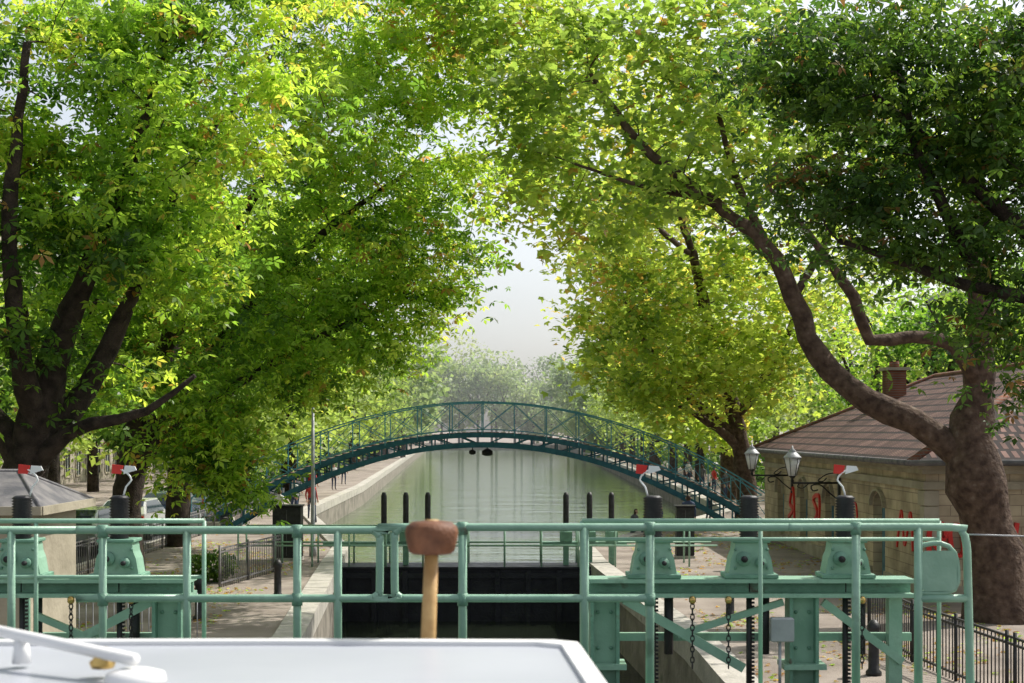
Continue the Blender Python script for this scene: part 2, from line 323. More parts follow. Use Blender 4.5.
tree('chestnut_tree',
 [[(11.6,20.5,-0.1,0.5),(11.5,20.5,3,0.4),(11.0,20.6,5,0.3),(10,21,8,0.15),(9,21.5,10.5,0.06)],
  [(11.3,20.5,3.6,0.24),(9.2,21.2,5.8,0.15),(7.4,21.7,7.4,0.11),(5.6,22,9.2,0.06)],
  [(11.2,20.5,4.2,0.22),(8.6,21,5.6,0.12),(6.9,21.5,6.2,0.09),(5.0,21.8,6.9,0.04)],
  [(7.0,21.6,6.5,0.10),(6.25,21.8,8.2,0.08),(5.9,22,10,0.04)]],
 [(6.2,22,9.3,2.0,2.2,1.4,52),(8.0,22,8.6,1.9,2,1.6,52),(5.2,22,7.6,1.3,1.4,0.7,19),(7.0,21.6,6.7,1.5,1.5,0.6,15),(8.6,21.5,5.6,1.1,1.2,0.8,11),(4.7,22.4,9.9,1.4,1.6,0.9,18),(7.7,20.5,4.4,0.6,0.8,0.35,4),(7.3,21,5.3,0.8,0.8,0.4,5)],
 'ros','lfG','bark',0.17,50,0.42,0.02,dens=1.0,tmean=0.45)
tree('plane_tree',
 [[(9.9,60,-0.1,0.5),(9.8,60,2.5,0.4),(9.3,60,5,0.33),(8.4,60,8,0.22),(7.2,60,13,0.08)],
  [(9.6,60,3.6,0.26),(7.6,59.6,5.2,0.18),(5.8,59,7.2,0.12),(4.6,59,9.5,0.05)],[(9.6,60,3.2,0.24),(8.2,59,4.3,0.16),(6.2,58.5,5.4,0.08)],[(9.5,60,4.6,0.25),(11.4,60,7.5,0.15),(12.6,60,11,0.06)],
  [(8.6,60,7.5,0.2),(6.6,55,12,0.14),(4.0,49,14.5,0.09),(2.4,46,15.4,0.05)],[(6.9,56,11,0.12),(4.4,50,11.6,0.08),(1.8,46,12.0,0.04)]],
 [(7.6,58,9.3,3.6,3.2,3.0,58),(5.0,58,7.8,2.3,2.4,2.2,28),(9.6,57,6.2,3.4,3,1.8,38),(4.7,58.5,12.0,2.4,2.6,2.0,20),(8.2,58,14,4,3.5,3,42),(6.6,57.5,5.6,2.2,2,1.1,20),(12,58,10,3,3,3,30),
  (2.0,46,15.0,3.0,3,2.4,34),(5.6,48,14.0,3.2,3,2.4,34),(1.0,46,11.9,1.8,2,1.7,20),(3.6,47,11.2,1.7,2,1.3,14),(9.0,62,4.2,3.0,2,1.0,16)],
 'pl','lfP','pbark',0.24,48,0.62,0.03,tmean=0.5)
tree('plane_tree',
 [[(12.5,82,-0.1,0.5),(12.3,82,4,0.4),(11,82,8,0.25),(9.5,82,14,0.1)],[(12,82,5,0.25),(9,81,8,0.15),(6.5,80,10,0.05)]],
 [(8.2,80,7.6,4.2,4,3.0,58),(8.8,80,12.8,4.4,4.2,3.5,48),(13,80,10,4,4,5,50),(5.6,81,9.4,2.6,2.6,2.6,26),(5.0,80,13,2.4,2.6,1.8,18),(8,82,17.5,4,4,2.5,26),(10.5,79,4.0,3.0,2,1.2,14)],
 'pl','lfP','pbark',0.34,44,0.78,0.03,tmean=0.55)
# ---- distant masses
def mass(name,specs,mat,size,per,bark='bark',low=0.58):
    root=empty(name); mb=MB(); C=[]
    for (x,y,h,r) in specs:
        mb.tube([(x,y,-0.1),(x,y,h*0.35),(x+rng.normal(0,.4),y,h*0.7)],[0.4,0.3,0.12],bark,7)
        for k in range(4):
            a=rng.uniform(0,6.28); mb.tube([(x,y,h*0.33),(x+math.cos(a)*r*0.4,y+math.sin(a)*r*0.4,h*0.5),(x+math.cos(a)*r*0.7,y+math.sin(a)*r*0.7,h*0.7)],[0.2,0.12,0.05],bark,5)
        for k in range(11):
            u=rng.normal(0,1,3); u/=np.linalg.norm(u); rr=r*rng.uniform(0.25,0.6)
            c=np.array([x,y,h*low])+u*np.array([r*0.65,r*0.65,h*0.29])
            v=rng.normal(0,1,(per//11,3)); v/=np.linalg.norm(v,axis=1)[:,None]
            C.append(np.concatenate([c+v*rr*rng.uniform(0.5,1.15,(per//11,1)),np.full((per//11,1),np.clip(rng.normal(0.5,0.22),0.05,0.95))],1))
    mb.obj('trunks',root); C=np.concatenate(C)
    leaves('foliage',C[:,:3],size,np.clip(C[:,3]+rng.normal(0,0.12,len(C)),0,1),'q',mat,root,0.9)
def lx(y): return np.interp(y,[70,100,380],[-10,-10.5,-23])
def rx_(y): return np.interp(y,[70,100,380],[10.5,11.5,15.4])
sp=[]
for y in range(66,200,11):
    sp.append((lx(y)-4.2+rng.normal(0,.6),y,14.5+rng.normal(0,1.2),5.2)); 
    if y>95: sp.append((rx_(y)+2.8+rng.normal(0,.6),y,15.5+rng.normal(0,1.3),5.6))
    sp.append((-27+rng.normal(0,1),y+4,14,5)); sp.append((26,y-3,15,5.5))
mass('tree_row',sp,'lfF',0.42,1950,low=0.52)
sp=[]
for y in range(205,400,14):
    sp.append((lx(y)-3.5+rng.normal(0,1),y,17+rng.normal(0,2)+(y-200)*0.03,6.5)); sp.append((rx_(y)+2.5+rng.normal(0,1),y,18+rng.normal(0,2)+(y-200)*0.03,6.6))
for k in range(18): sp.append((-46+k*5.2,402+rng.normal(0,7),26+rng.normal(0,3),7.5))
for k in range(14): sp.append((-60+k*9,430+rng.normal(0,7),32+rng.normal(0,3),9))
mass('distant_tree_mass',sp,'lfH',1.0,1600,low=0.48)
sp=[(-15+rng.normal(0,1),y,13,4.5) for y in (14,26,38)]+[(-21,y,13,4.5) for y in (20,32,44,56)]+[(21.5,y,14,5) for y in (62,72,84)]+[(25,30,13,5),(26,44,13,5)]
mass('street_tree_row',sp,'lfA',0.30,2800)
# hedge along far quays
n=9000; hy=rng.uniform(66,230,n); sd_=rng.uniform(size=n)<0.35
hx=np.where(sd_,lx(hy)-6.0,rx_(hy)+5.0)+rng.normal(0,0.6,n); hz=rng.uniform(0.1,1,n)**0.8*(2.2+0.7*np.sin(hy*0.5)+0.5*np.sin(hy*1.3))
leaves('hedge',np.stack([hx,hy,hz],1),0.42,rng.uniform(0,0.7,n),'q','lfG',None,0.9)
# ------------------------------------------------------------ ground, canal
LE=[(-20,-4.6),(9.3,-4.6),(27,-4.0),(42,-5.1),(48,-5.5),(70,-10),(100,-10.5),(380,-23)]
RE=[(-20,3.4),(9.3,3.4),(27,3.3),(42,2.3),(48,2.2),(70,10.5),(100,11.5),(380,15.4)]
g=MB()
for E,far in ((LE,-1200),(RE,1200)):
    for (y0,x0),(y1,x1) in zip(E[:-1],E[1:]):
        q=[(x0,y0,0),(x1,y1,0),(far,y1,0),(far,y0,0)]
        g.add(q,[(0,1,2,3)] if far>0 else [(3,2,1,0)],'gnd')
g.add([(-1200,380,0),(1200,380,0),(1200,2500,0),(-1200,2500,0)],[(0,1,2,3)],'gnd')
g.add([(-1200,-300,0),(1200,-300,0),(1200,-20,0),(-1200,-20,0)],[(0,1,2,3)],'gnd')
g.obj('ground')
w=MB()
for E,s in ((LE,-1),(RE,1)):
    for (y0,x0),(y1,x1) in zip(E[:-1],E[1:]):
        w.add([(x0,y0,-6),(x1,y1,-6),(x1,y1,0.0),(x0,y0,0.0)],[(0,1,2,3)],'quaywall')
w.add([(-25,380,-6),(18,380,-6),(18,380,0),(-25,380,0)],[(0,1,2,3)],'quaywall')
w.obj('quay_wall')
c=MB()
for E,s in ((LE,-1),(RE,1)):
    for (y0,x0),(y1,x1) in zip(E[1:-1],E[2:]):
        n=max(1,int((y1-y0)/1.6)); 
        if y1>100: n=60
        for k in range(n):
            a=k/n; b=(k+1)/n-0.012/((y1-y0)/n)/n*1.2
            ya,yb=y0+(y1-y0)*a,y0+(y1-y0)*b; xa,xb=x0+(x1-x0)*a,x0+(x1-x0)*b; W=0.55*s; i=-0.03*s
            z=0.09+random.uniform(-.006,.006)
            c.add([(xa+i,ya,-0.35),(xa+W,ya,-0.35),(xb+W,yb,-0.35),(xb+i,yb,-0.35),(xa+i,ya,z),(xa+W,ya,z),(xb+W,yb,z),(xb+i,yb,z)],
              [(3,2,1,0),(4,5,6,7),(0,1,5,4),(1,2,6,5),(2,3,7,6),(3,0,4,7)],'stone')
c.obj('quay_coping')
wt=MB(); wt.add([(-30,41.8,-1.3),(25,41.8,-1.3),(25,381,-1.3),(-30,381,-1.3)],[(0,1,2,3)],'water'); 
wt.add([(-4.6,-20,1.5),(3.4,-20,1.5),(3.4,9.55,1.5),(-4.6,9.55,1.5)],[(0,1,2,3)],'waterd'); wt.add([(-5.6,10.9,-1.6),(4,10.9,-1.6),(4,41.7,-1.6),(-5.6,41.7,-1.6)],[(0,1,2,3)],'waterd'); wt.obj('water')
uq=MB(); uq.box(-30,-4.62,-20,9.3,0.001,2.3,'quaywall'); uq.box(3.42,30,-20,9.3,0.001,2.3,'quaywall')
uq.box(-5.1,-4.58,-20,9.32,2.3,2.36,'stone'); uq.box(3.38,3.9,-20,9.32,2.3,2.36,'stone')
uq.box(-4.6,3.4,9.56,11.0,-6,0.6,'quaywall'); uq.obj('upper_lock_quay')
r=MB(); r.add([(-20.5,9.4,0.004),(-12.6,9.4,0.004),(-12.6,60,0.004),(-20.5,60,0.004)],[(0,1,2,3)],'asph')
r.add([(-20.5,60,0.004),(-12.6,60,0.004),(-27.5,380,0.004),(-35,380,0.004)],[(0,1,2,3)],'asph')
r.box(-12.6,-12.4,9.4,60,0,0.12,'stone'); r.box(-20.7,-20.5,9.4,60,0,0.12,'stone')
for k in range(10): r.add([(-16.6,10+k*5,0.008),(-16.45,10+k*5,0.008),(-16.45,12.5+k*5,0.008),(-16.6,12.5+k*5,0.008)],[(0,1,2,3)],'wht')
r.obj('road')
# leaf litter (patchy)
n=14000; L=np.zeros((n,3)); side=rng.uniform(size=n)<0.5
L[:,1]=rng.uniform(20,60,n); L[:,0]=np.where(side,rng.uniform(-11.5,-5.8,n),rng.uniform(4,10,n)); L[:,2]=0.03
keep=(np.sin(L[:,0]*1.3+L[:,1]*0.7)+np.sin(L[:,0]*0.6-L[:,1]*1.1)+rng.normal(0,0.7,n))>0.5
keep&=~(L[:,0]<np.interp(L[:,1],[48,70],[2.9,11.0]))|side; keep&=~((L[:,0]>np.interp(L[:,1],[48,70],[-6.2,-10.8]))&side)
L=L[keep]; n=len(L)
leaves('fallen_leaves',L,0.08,np.where(rng.uniform(size=n)<0.7,1.0,0.7),'pl','lfA',None,0.15)
# ------------------------------------------------------------ near lock gate
def rail(mb,pts,r=0.028,mat='gate'):
    mb.tube(catmull(pts,0.05) if len(pts)>2 else pts,r,mat,10)
def bend(x0,x1,z0,z1,y,rad):
    s=1 if x1>x0 else -1; P=[(x0,y,z0)]
    for a in np.linspace(90,-90,13):
        ar=math.radians(a); cx=x1-s*rad; cz=z0-rad if a>=0 else z1+rad
        P.append((cx+s*rad*math.cos(ar),y,cz+rad*math.sin(ar)))
    P.append((x0,y,z1)); return P
def gear(mb,x,y,zb):
    mb.box(x-0.20,x+0.20,y-0.13,y+0.13,zb,zb+0.035,'gate2',0.006)
    vs=[];
    prof=[(-0.17,0.035),(-0.15,0.15),(-0.13,0.20),(-0.12,0.27),(0.12,0.27),(0.13,0.20),(0.15,0.15),(0.17,0.035)]
    for yy in (y-0.10,y+0.10):
        for (a,b) in prof: vs.append((x+a,yy,zb+b))
    k=len(prof); fs=[tuple(range(k)),tuple(range(2*k-1,k-1,-1))]+[(i,i+k,(i+1)%k+k,(i+1)%k) for i in range(k)]
    mb.add(vs,fs,'gate')
    for dx,dz,rr in ((-0.06,0.15,0.055),(0.07,0.12,0.04)):
        mb.tube([(x+dx,y-0.10,zb+dz),(x+dx,y-0.14,zb+dz)],rr,'gate2',14); mb.tube([(x+dx,y-0.14,zb+dz),(x+dx,y-0.17,zb+dz)],rr*0.45,'blk',10)
    for sx in (-1,1):
        for dz in (0.08,0.22): mb.tube([(x+sx*0.12,y-0.10,zb+dz),(x+sx*0.12,y-0.115,zb+dz)],0.012,'gate2',6)
    mb.box(x-0.14,x+0.14,y-0.12,y+0.12,zb+0.27,zb+0.295,'gate2',0.005)
    prf=[]
    for i in range(15): prf+=[(0.062,0.295+i*0.021),(0.078,0.305+i*0.021)]
    mb.lathe((x,y,zb),prf+[(0.05,0.62)],'blk',16)
    mb.tube([(x,y,zb-1.2),(x,y,zb)],0.022,'blk',8)
    for i in range(34): mb.box(x+0.02,x+0.04,y-0.015,y+0.015,zb-1.1+i*0.03,zb-1.085+i*0.03,'blk')
def flagind(mb,x,y,z,s=1):
    rail(mb,[(x,y,z),(x+0.02*s,y,z+0.07),(x+0.06*s,y,z+0.12),(x+0.03*s,y,z+0.17),(x-0.02*s,y,z+0.2)],0.007,'wht')
    def plate(p,mat,t):
        vs=[(a,y-t,b) for a,b in p]+[(a,y+t,b) for a,b in p]; k=len(p)
        mb.add(vs,[tuple(range(k)),tuple(range(2*k-1,k-1,-1))]+[(i,i+k,(i+1)%k+k,(i+1)%k) for i in range(k)],mat)
    zz=z+0.2
    plate([(x-0.09,zz-0.03),(x-0.02,zz-0.035),(x+0.0,zz+0.03),(x-0.085,zz+0.04)],'red',0.006)
    plate([(x+0.0,zz-0.035),(x+0.10,zz-0.005),(x+0.085,zz+0.025),(x+0.01,zz+0.03)],'wht',0.006)
def lockleaf(name,x0,x1,gears,flags,right):
    root=empty(name); mb=MB()
    mb.box(x0,x1,9.7,9.95,-4,2.12,'blkgate')
    mb.box(x0,x1,9.66,10.20,2.12,2.17,'gate2')
    for k in range(int((x1-x0)/0.5)): mb.box(x0+0.1+k*0.5,x0+0.17+k*0.5,9.6,9.7,0.6,2.1,'gate2')
    mb.obj('gate_leaf',root)
    hr=MB(); y=9.8
    if right:
        rail(hr,bend(2.0,x0,3.33,2.84,y,0.07)[:-1]+[(0.95,y,2.84)]); 
        rail(hr,[(1.9,y,3.33),(3.02,y,3.33),(3.10,y,3.30),(3.13,y,3.22),(3.14,y,3.0),(3.16,y,2.17)])
        for px in (-0.34,0.50,0.95,2.37,2.80): hr.tube([(px,y,2.17),(px,y,3.33)],0.03,'gate',10)
        rail(hr,[(2.80,y,2.84),(3.14,y,2.84)]); rail(hr,[(2.8,y,3.2),(2.95,y,3.22),(3.05,y,3.15),(3.07,y,2.95),(3.0,y,2.88),(2.8,y,2.88)],0.018)
        vs=[]; 
        for yy in (y-0.02,y-0.006):
            for a in range(20):
                t=2*math.pi*a/20; cx=2.935+0.075*(1 if math.cos(t)>0 else -1); cz=3.03+0.09*(1 if math.sin(t)>0 else -1); vs.append((cx+0.05*math.cos(t),yy,cz+0.05*math.sin(t)))
        hr.add(vs,[tuple(range(20)),tuple(range(39,19,-1))]+[(i,i+20,(i+1)%20+20,(i+1)%20) for i in range(20)],'gate')
    else:
        rail(hr,bend(-3.0,x1,3.31,2.84,y,0.07)); rail(hr,[(-5.0,y,3.31),(-3.0,y,3.31)]); rail(hr,[(-3.0,y,2.84),(-2.24,y,2.84)])
        for px in (-4.2,-3.45,-2.82,-2.24,-1.48,-1.2): hr.tube([(px,y,2.17),(px,y,3.31)],0.028,'gate',10)
    yb=10.16; xa,xb=(0.5,3.05) if right else (x0,-2.2)
    rail(hr,[(xa,yb,3.35),(xb,yb,3.35)],0.018); rail(hr,[(xa,yb,3.22 if right else 2.95),(xb,yb,3.22 if right else 2.95)],0.014)
    for xx in np.linspace(xa,xb,3): hr.tube([(xx,yb,2.17),(xx,yb,3.35)],0.016,'gate',8)
    for px in ((-0.34,0.95,2.37) if right else (-2.82,-1.48)):
        for zz in ((3.33,2.84) if right and px<1 else ((3.33,) if right else (3.31,2.84))): hr.tube([(px,y,zz-0.05),(px,y,zz+0.035)],0.037,'gate2',12)
    hr.obj('handrail',root)
    b=MB(); yb=10.8
    bx0,bx1=(0.58,3.02) if right else (-5.0,-2.42)
    b.box(bx0,bx1,yb-0.13,yb+0.13,2.85,2.88,'gate'); b.box(bx0,bx1,yb-0.02,yb+0.02,2.77,2.85,'gate2'); b.box(bx0,bx1,yb-0.13,yb+0.13,2.74,2.77,'gate')
    posts=(0.70,2.20) if right else (-4.4,-2.60)
    for px in posts:
        b.box(px-0.11,px-0.085,yb-0.1,yb+0.1,0.6,2.74,'gate2'); b.box(px+0.085,px+0.11,yb-0.1,yb+0.1,0.6,2.74,'gate2'); b.box(px-0.085,px+0.085,yb-0.02,yb+0.02,0.6,2.74,'gate')
        b.box(px-0.16,px+0.16,yb-0.14,yb+0.14,2.2,2.24,'gate')
        for zz in (2.35,2.62): 
            for sx in (-0.05,0.05): b.tube([(px+sx,yb-0.02,zz),(px+sx,yb-0.035,zz)],0.014,'gate2',6)
    if right:
        b.beam((0.85,yb-0.05,2.72),(1.75,yb-0.05,2.20),0.05,0.07,'gate'); b.beam((2.05,yb-0.05,2.70),(1.25,yb-0.05,2.45),0.04,0.05,'gate')
        b.beam((2.35,yb-0.05,2.70),(2.95,yb-0.05,2.25),0.05,0.06,'gate'); b.beam((0.8,yb+0.08,2.42),(3.05,yb+0.08,2.42),0.05,0.06,'gate')
        b.beam((2.9,yb,0.6),(2.9,yb,2.74),0.10,0.10,'gate')
        b.box(1.93,2.10,yb-0.22,yb-0.14,2.42,2.60,'grey',0.01); b.tube([(2.0,yb-0.18,2.0),(2.0,yb-0.18,2.42)],0.012,'grey',8)
    else:
        b.beam((-2.7,yb-0.05,2.72),(-3.6,yb-0.05,2.25),0.05,0.07,'gate'); b.beam((-4.9,yb+0.08,2.42),(-2.6,yb+0.08,2.42),0.05,0.06,'gate')
        b.beam((-3.6,yb-0.05,2.60),(-2.9,yb-0.05,2.30),0.04,0.05,'gate')
    for cx in ((1.35,1.62,2.62) if right else (-3.3,-2.85)):
        for i in range(13):
            a=0.014; z=2.72-i*0.04
            P=[(cx+a*math.cos(t)*(1 if i%2 else .25),yb-0.16+a*math.cos(t)*(0 if i%2 else .9),z+0.026*math.sin(t)) for t in np.linspace(0,2*math.pi,9)]
            b.tube(P,0.005,'blk',5)
        b.lathe((cx,yb-0.16,2.70),[(0.015,0),(0.027,0.015),(0.027,0.04),(0.015,0.055)],'brass',10)
    b.obj('gear_beam',root)
    gm=MB()
    for x in gears: gear(gm,x,yb,2.882)
    for x in gears: gm.tube([(x+0.12,yb,2.74),(x+0.12,yb,2.3)],0.035,'blk',8)
    for x,s in flags: flagind(gm,x,yb,3.5,s)
    gm.obj('sluice_gears',root)
lockleaf('lock_gate',-4.6,-0.91,(-3.72,-2.98),((-3.66,1),(-2.95,1)),False)
lockleaf('lock_gate',-0.81,3.4,(1.07,1.80,2.53),((1.03,-1),(2.53,-1)),True)
cb=MB(); cb.tube(catmull([(3.15,9.8,3.28),(4.2,9.8,3.26),(6,9.8,3.3)],0.2),0.006,'grey',6); cb.tube([(6,9.8,0),(6,9.8,3.3)],0.03,'gate',8); cb.obj('cable_and_post')
# ------------------------------------------------------------ lower lock gate
root=empty('lower_lock_gate'); mb=MB()
mb.box(-5.1,-1.42,41.6,42.0,-5,-0.05,'blkgate'); mb.box(-1.38,2.4,41.6,42.0,-5,-0.05,'blkgate')
for k in range(9): mb.box(-5.0+k*0.9,-4.85+k*0.9,41.48,41.6,-4,-0.1,'blkgate')
for z in (-0.25,-0.8): mb.box(-5.05,2.35,41.5,41.6,z-0.08,z+0.08,'blkgate')
mb.box(-5.3,2.5,41.5,42.9,-0.05,0.0,'blkgate'); mb.obj('leaves',root)
lr=MB()
for yy in (41.55,42.85):
    for xa,xb in ((-8.0,-1.5),(-1.3,6.0)):
        for zz in (0.62,1.12): lr.tube([(xa,yy,zz),(xb,yy,zz)],0.028,'gate',8)
        xx=xa
        while xx<=xb+0.01: lr.tube([(xx,yy,0),(xx,yy,1.12)],0.028,'gate',8); xx+=1.08
lr.box(-5.6,-3.0,42.1,42.3,0.55,0.68,'gate2'); lr.box(0.9,3.4,42.1,42.3,0.55,0.68,'gate2')
for x in (-3.8,-3.15,-2.5,1.6,2.3,2.95):
    lr.box(x-0.18,x+0.18,42.05,42.35,0.68,1.0,'gate2',0.02)
    lr.lathe((x,42.2,1.0),[(0.075,0),(0.085,0.1),(0.085,1.05),(0.05,1.15)],'blk',12); lr.box(x-0.08,x+0.08,42.1,42.3,0.0,0.55,'gate2')
lr.obj('railings_and_gears',root)
# ------------------------------------------------------------ footbridge
root=empty('footbridge'); XC=-1.2; HS=11.0; Y0,Y1=56.8,59.2
def dz(u): return 3.9-3.45*(u/HS)**2
def lz(u): return 3.35-3.9*(u/HS)**2
us=np.linspace(-HS,HS,45)
st=MB()
for yy in (Y0,Y1):
    for a,b in zip(us[:-1],us[1:]):
        for f,t,h in ((lambda u:dz(u)-0.10,0.07,0.20),(lambda u:lz(u)+0.05,0.16,0.20)):
            st.beam((XC+a,yy,f(a)),(XC+b+0.01,yy,f(b)),t,h,'teal')
        if abs(a)>1: st.beam((XC+a,yy,lz(a)),(XC+a,yy,dz(a)-0.1),0.06,0.06,'teal')
    for i in range(0,44,2):
        a,b=us[i],us[i+2]
        if a<0: st.beam((XC+a,yy,dz(a)-0.1),(XC+b,yy,lz(b)),0.04,0.05,'teal')
        else: st.beam((XC+a,yy,lz(a)),(XC+b,yy,dz(b)-0.1),0.04,0.05,'teal')
for u in us[::2]: st.beam((XC+u,Y0,lz(u)),(XC+u,Y1,lz(u)),0.1,0.12,'teal')
for s in (-1,1): st.box(XC+s*HS-0.6,XC+s*HS+0.6,Y0-0.3,Y1+0.3,-0.5,0.35,'stone',0.03)
st.obj('arch_ribs',root)
tr=MB(); u=-HS
while u<HS:
    z=dz(u+0.15); flat=abs(u)<2.6
    tr.box(XC+u,XC+u+(0.29 if not flat else 0.27),Y0+0.06,Y1-0.06,z-0.03,z+0.02,'tread')
    u+=0.30
tr.obj('deck_treads',root)
rl=MB()
for yy in (Y0-0.05,Y1+0.05):
    U=np.linspace(-HS-0.6,HS+0.6,19)
    for i,(a,b) in enumerate(zip(U[:-1],U[1:])):
        for k in range(2):
            aa=a+(b-a)*k/2; bb=a+(b-a)*(k+1)/2
            for h,t in ((1.22,0.05),(0.12,0.04)): rl.beam((XC+aa,yy,dz(aa)+h),(XC+bb,yy,dz(bb)+h),t,t,'teal2')
        rl.beam((XC+a,yy,dz(a)-0.1),(XC+a,yy,dz(a)+1.22),0.04,0.04,'teal2')
        rl.beam((XC+a,yy,dz(a)+1.2),(XC+b,yy,dz(b)+0.12),0.025,0.025,'teal2'); rl.beam((XC+a,yy+0.03,dz(a)+0.12),(XC+b,yy+0.03,dz(b)+1.2),0.025,0.025,'teal2')
rl.obj('railings',root)
hl=MB(); hl.tube([(XC+0.2,57.5,3.4),(XC+0.2,57.5,3.2)],0.03,'blk',6); hl.lathe((XC+0.2,57.5,2.95),[(0.1,0),(0.22,0.05),(0.22,0.2),(0.06,0.3)],'blk',10)
hl.tube([(XC-0.4,57.5,3.4),(XC-0.4,57.5,3.15)],0.02,'blk',6); hl.lathe((XC-0.4,57.5,3.0),[(0.06,0),(0.14,0.05),(0.14,0.15),(0.05,0.2)],'blk',10); hl.obj('navigation_lamp',root)
# ------------------------------------------------------------ house
root=empty('stone_house'); HX0,HX1,HY0,HY1=9.6,19.6,33.0,54.0; HZ=3.25
def wall(mb,P,s0,s1,z0,z1,ops,nrm,mat,depth=0.28):
    ops=sorted(ops); cur=s0
    for (a,b,za,zb,arch) in ops:
        mb.add([P(cur,z0,0),P(a,z0,0),P(a,z1,0),P(cur,z1,0)],[(0,1,2,3)],mat)
        if za>z0: mb.add([P(a,z0,0),P(b,z0,0),P(b,za,0),P(a,za,0)],[(0,1,2,3)],mat)
        m=(a+b)/2; rr=(b-a)/2
        top=[(m-rr*math.cos(t),zb-arch+arch*math.sin(t)) for t in np.linspace(0,math.pi,13)] if arch>0 else [(a,zb),(b,zb)]
        for (q0,q1) in zip(top[:-1],top[1:]): mb.add([P(q0[0],q0[1],0),P(q1[0],q1[1],0),P(q1[0],z1,0),P(q0[0],z1,0)],[(0,1,2,3)],mat)
        bd=[(a,za),(b,za)]+top[::-1]
        for q0,q1 in zip(bd,bd[1:]+bd[:1]): mb.add([P(*q0,0),P(*q1,0),P(*q1,depth),P(*q0,depth)],[(0,1,2,3)],mat)
        cur=b
    mb.add([P(cur,z0,0),P(s1,z0,0),P(s1,z1,0),P(cur,z1,0)],[(0,1,2,3)],mat)
wl=MB(); wn=MB(); dr=MB()
opsY=[(36.6,37.8,0.0,2.35,0.35),(42.4,43.6,0.45,2.35,0.6),(46.2,47.4,0.45,2.35,0.6),(50.2,51.4,0.45,2.35,0.6)]
opsX=[(13.4,14.6,0.45,2.35,0.6),(16.8,18.0,0.45,2.35,0.6)]
PY=lambda s,z,d:(HX0+d,s,z); PX=lambda s,z,d:(s,HY0+d,z)
wall(wl,PY,HY0,HY1,0,HZ,opsY,None,'wallY'); wall(wl,PX,HX0,HX1,0,HZ,opsX,None,'wallX')
wl.add([(HX1,HY0,0),(HX1,HY1,0),(HX1,HY1,HZ),(HX1,HY0,HZ)],[(0,1,2,3)],'wallY'); wl.add([(HX0,HY1,0),(HX1,HY1,0),(HX1,HY1,HZ),(HX0,HY1,HZ)],[(0,1,2,3)],'wallX')
for z0,z1,e in ((0.0,0.38,0.06),(2.62,2.80,0.07),(2.98,3.10,0.12),(3.10,3.25,0.26)):
    if z0==0.0:
        wl.box(HX0-e,HX0+0.002,HY0-e,36.55,z0,z1,'trim'); wl.box(HX0-e,HX0+0.002,37.85,HY1+e,z0,z1,'trim')
    else: wl.box(HX0-e,HX0+0.002,HY0-e,HY1+e,z0,z1,'trim')
    wl.box(HX0+0.003,HX1+e,HY0-e,HY0+0.002,z0,z1,'trim')
for zz in range(6): wl.box(HX0-0.045,HX0+0.3,HY0-0.045,HY0+(0.5 if zz%2 else 0.32),0.39+zz*0.37,0.39+zz*0.37+0.35,'trim',0.01)
for (a,b,za,zb,ar) in opsY:
    m=(a+b)/2; rr=(b-a)/2
    T=[(m-(rr+0.09)*math.cos(t),zb-ar+(ar+0.09)*math.sin(t)) for t in np.linspace(0,math.pi,11)]
    for q0,q1 in zip(T[:-1],T[1:]): wl.beam((HX0-0.02,q0[0],q0[1]),(HX0-0.02,q1[0],q1[1]),0.17,0.05,'trim')
    if za>0: wl.box(HX0-0.12,HX0+0.1,a-0.1,b+0.1,za-0.1,za+0.001,'trim')
    T2=wn if za>0 else dr
    T2.box(HX0+0.26,HX0+0.30,a-0.05,b+0.05,za,zb+0.02,'glass' if za>0 else 'blueframe')
    if za>0:
        for s in (a+0.03,m,b-0.03): wn.box(HX0+0.2,HX0+0.258,s-0.045,s+0.045,za,zb-0.1 if s==m else zb-ar+0.1,'blueframe')
        for z in (za+0.04,za+0.65,zb-ar): wn.box(HX0+0.205,HX0+0.256,a,b,z-0.04,z+0.04,'blueframe')
    else:
        for s in np.linspace(a+0.1,b-0.1,5): dr.box(HX0+0.235,HX0+0.259,s-0.1,s+0.09,0.1,zb-0.4,'blueframe')
for (a,b,za,zb,ar) in opsX: wn.box(a-0.05,b+0.05,HY0+0.26,HY0+0.3,za,zb,'glass'); wn.box((a+b)/2-0.03,(a+b)/2+0.03,HY0+0.2,HY0+0.258,za,zb,'blueframe')
wl.obj('walls',root); wn.obj('windows',root); dr.obj('door',root)
rf=MB(); o=0.5; a0,a1,b0,b1=HX0-o,HX1+o,HY0-o,HY1+o; RZ=5.85; EZ=3.26; mx=(HX0+HX1)/2; r0,r1=b0+5.5,b1-5.5
vs=[(a0,b0,EZ),(a1,b0,EZ),(a1,b1,EZ),(a0,b1,EZ),(mx,r0,RZ),(mx,r1,RZ)]
rf.add(vs,[(0,4,5,3),(1,2,5,4)],'roofY'); rf.add(vs,[(0,1,4),(2,3,5)],'roofX'); rf.add([(a0,b0,EZ-0.0),(a1,b0,EZ),(a1,b1,EZ),(a0,b1,EZ)],[(3,2,1,0)],'trim')
for p,q in ((vs[0],vs[4]),(vs[3],vs[5]),(vs[1],vs[4]),(vs[4],vs[5]),(vs[2],vs[5])): rf.tube([p,q],0.10,'chim',8)
rf.tube([(a0-0.05,b0-0.05,EZ-0.01),(a0-0.05,b1,EZ-0.01)],0.07,'dgrey',8); rf.tube([(a0-0.05,b0-0.05,EZ-0.01),(a1,b0-0.05,EZ-0.01)],0.07,'dgrey',8)
rf.obj('roof',root)
ch=MB(); ch.box(12.6,13.2,47.6,48.4,4.6,6.0,'chim'); ch.box(12.5,13.3,47.5,48.5,6.0,6.1,'trim'); 
for yy in (47.8,48.2): ch.lathe((12.9,yy,6.1),[(0.13,0),(0.11,0.2)],'chim',10)
ch.obj('chimney',root)
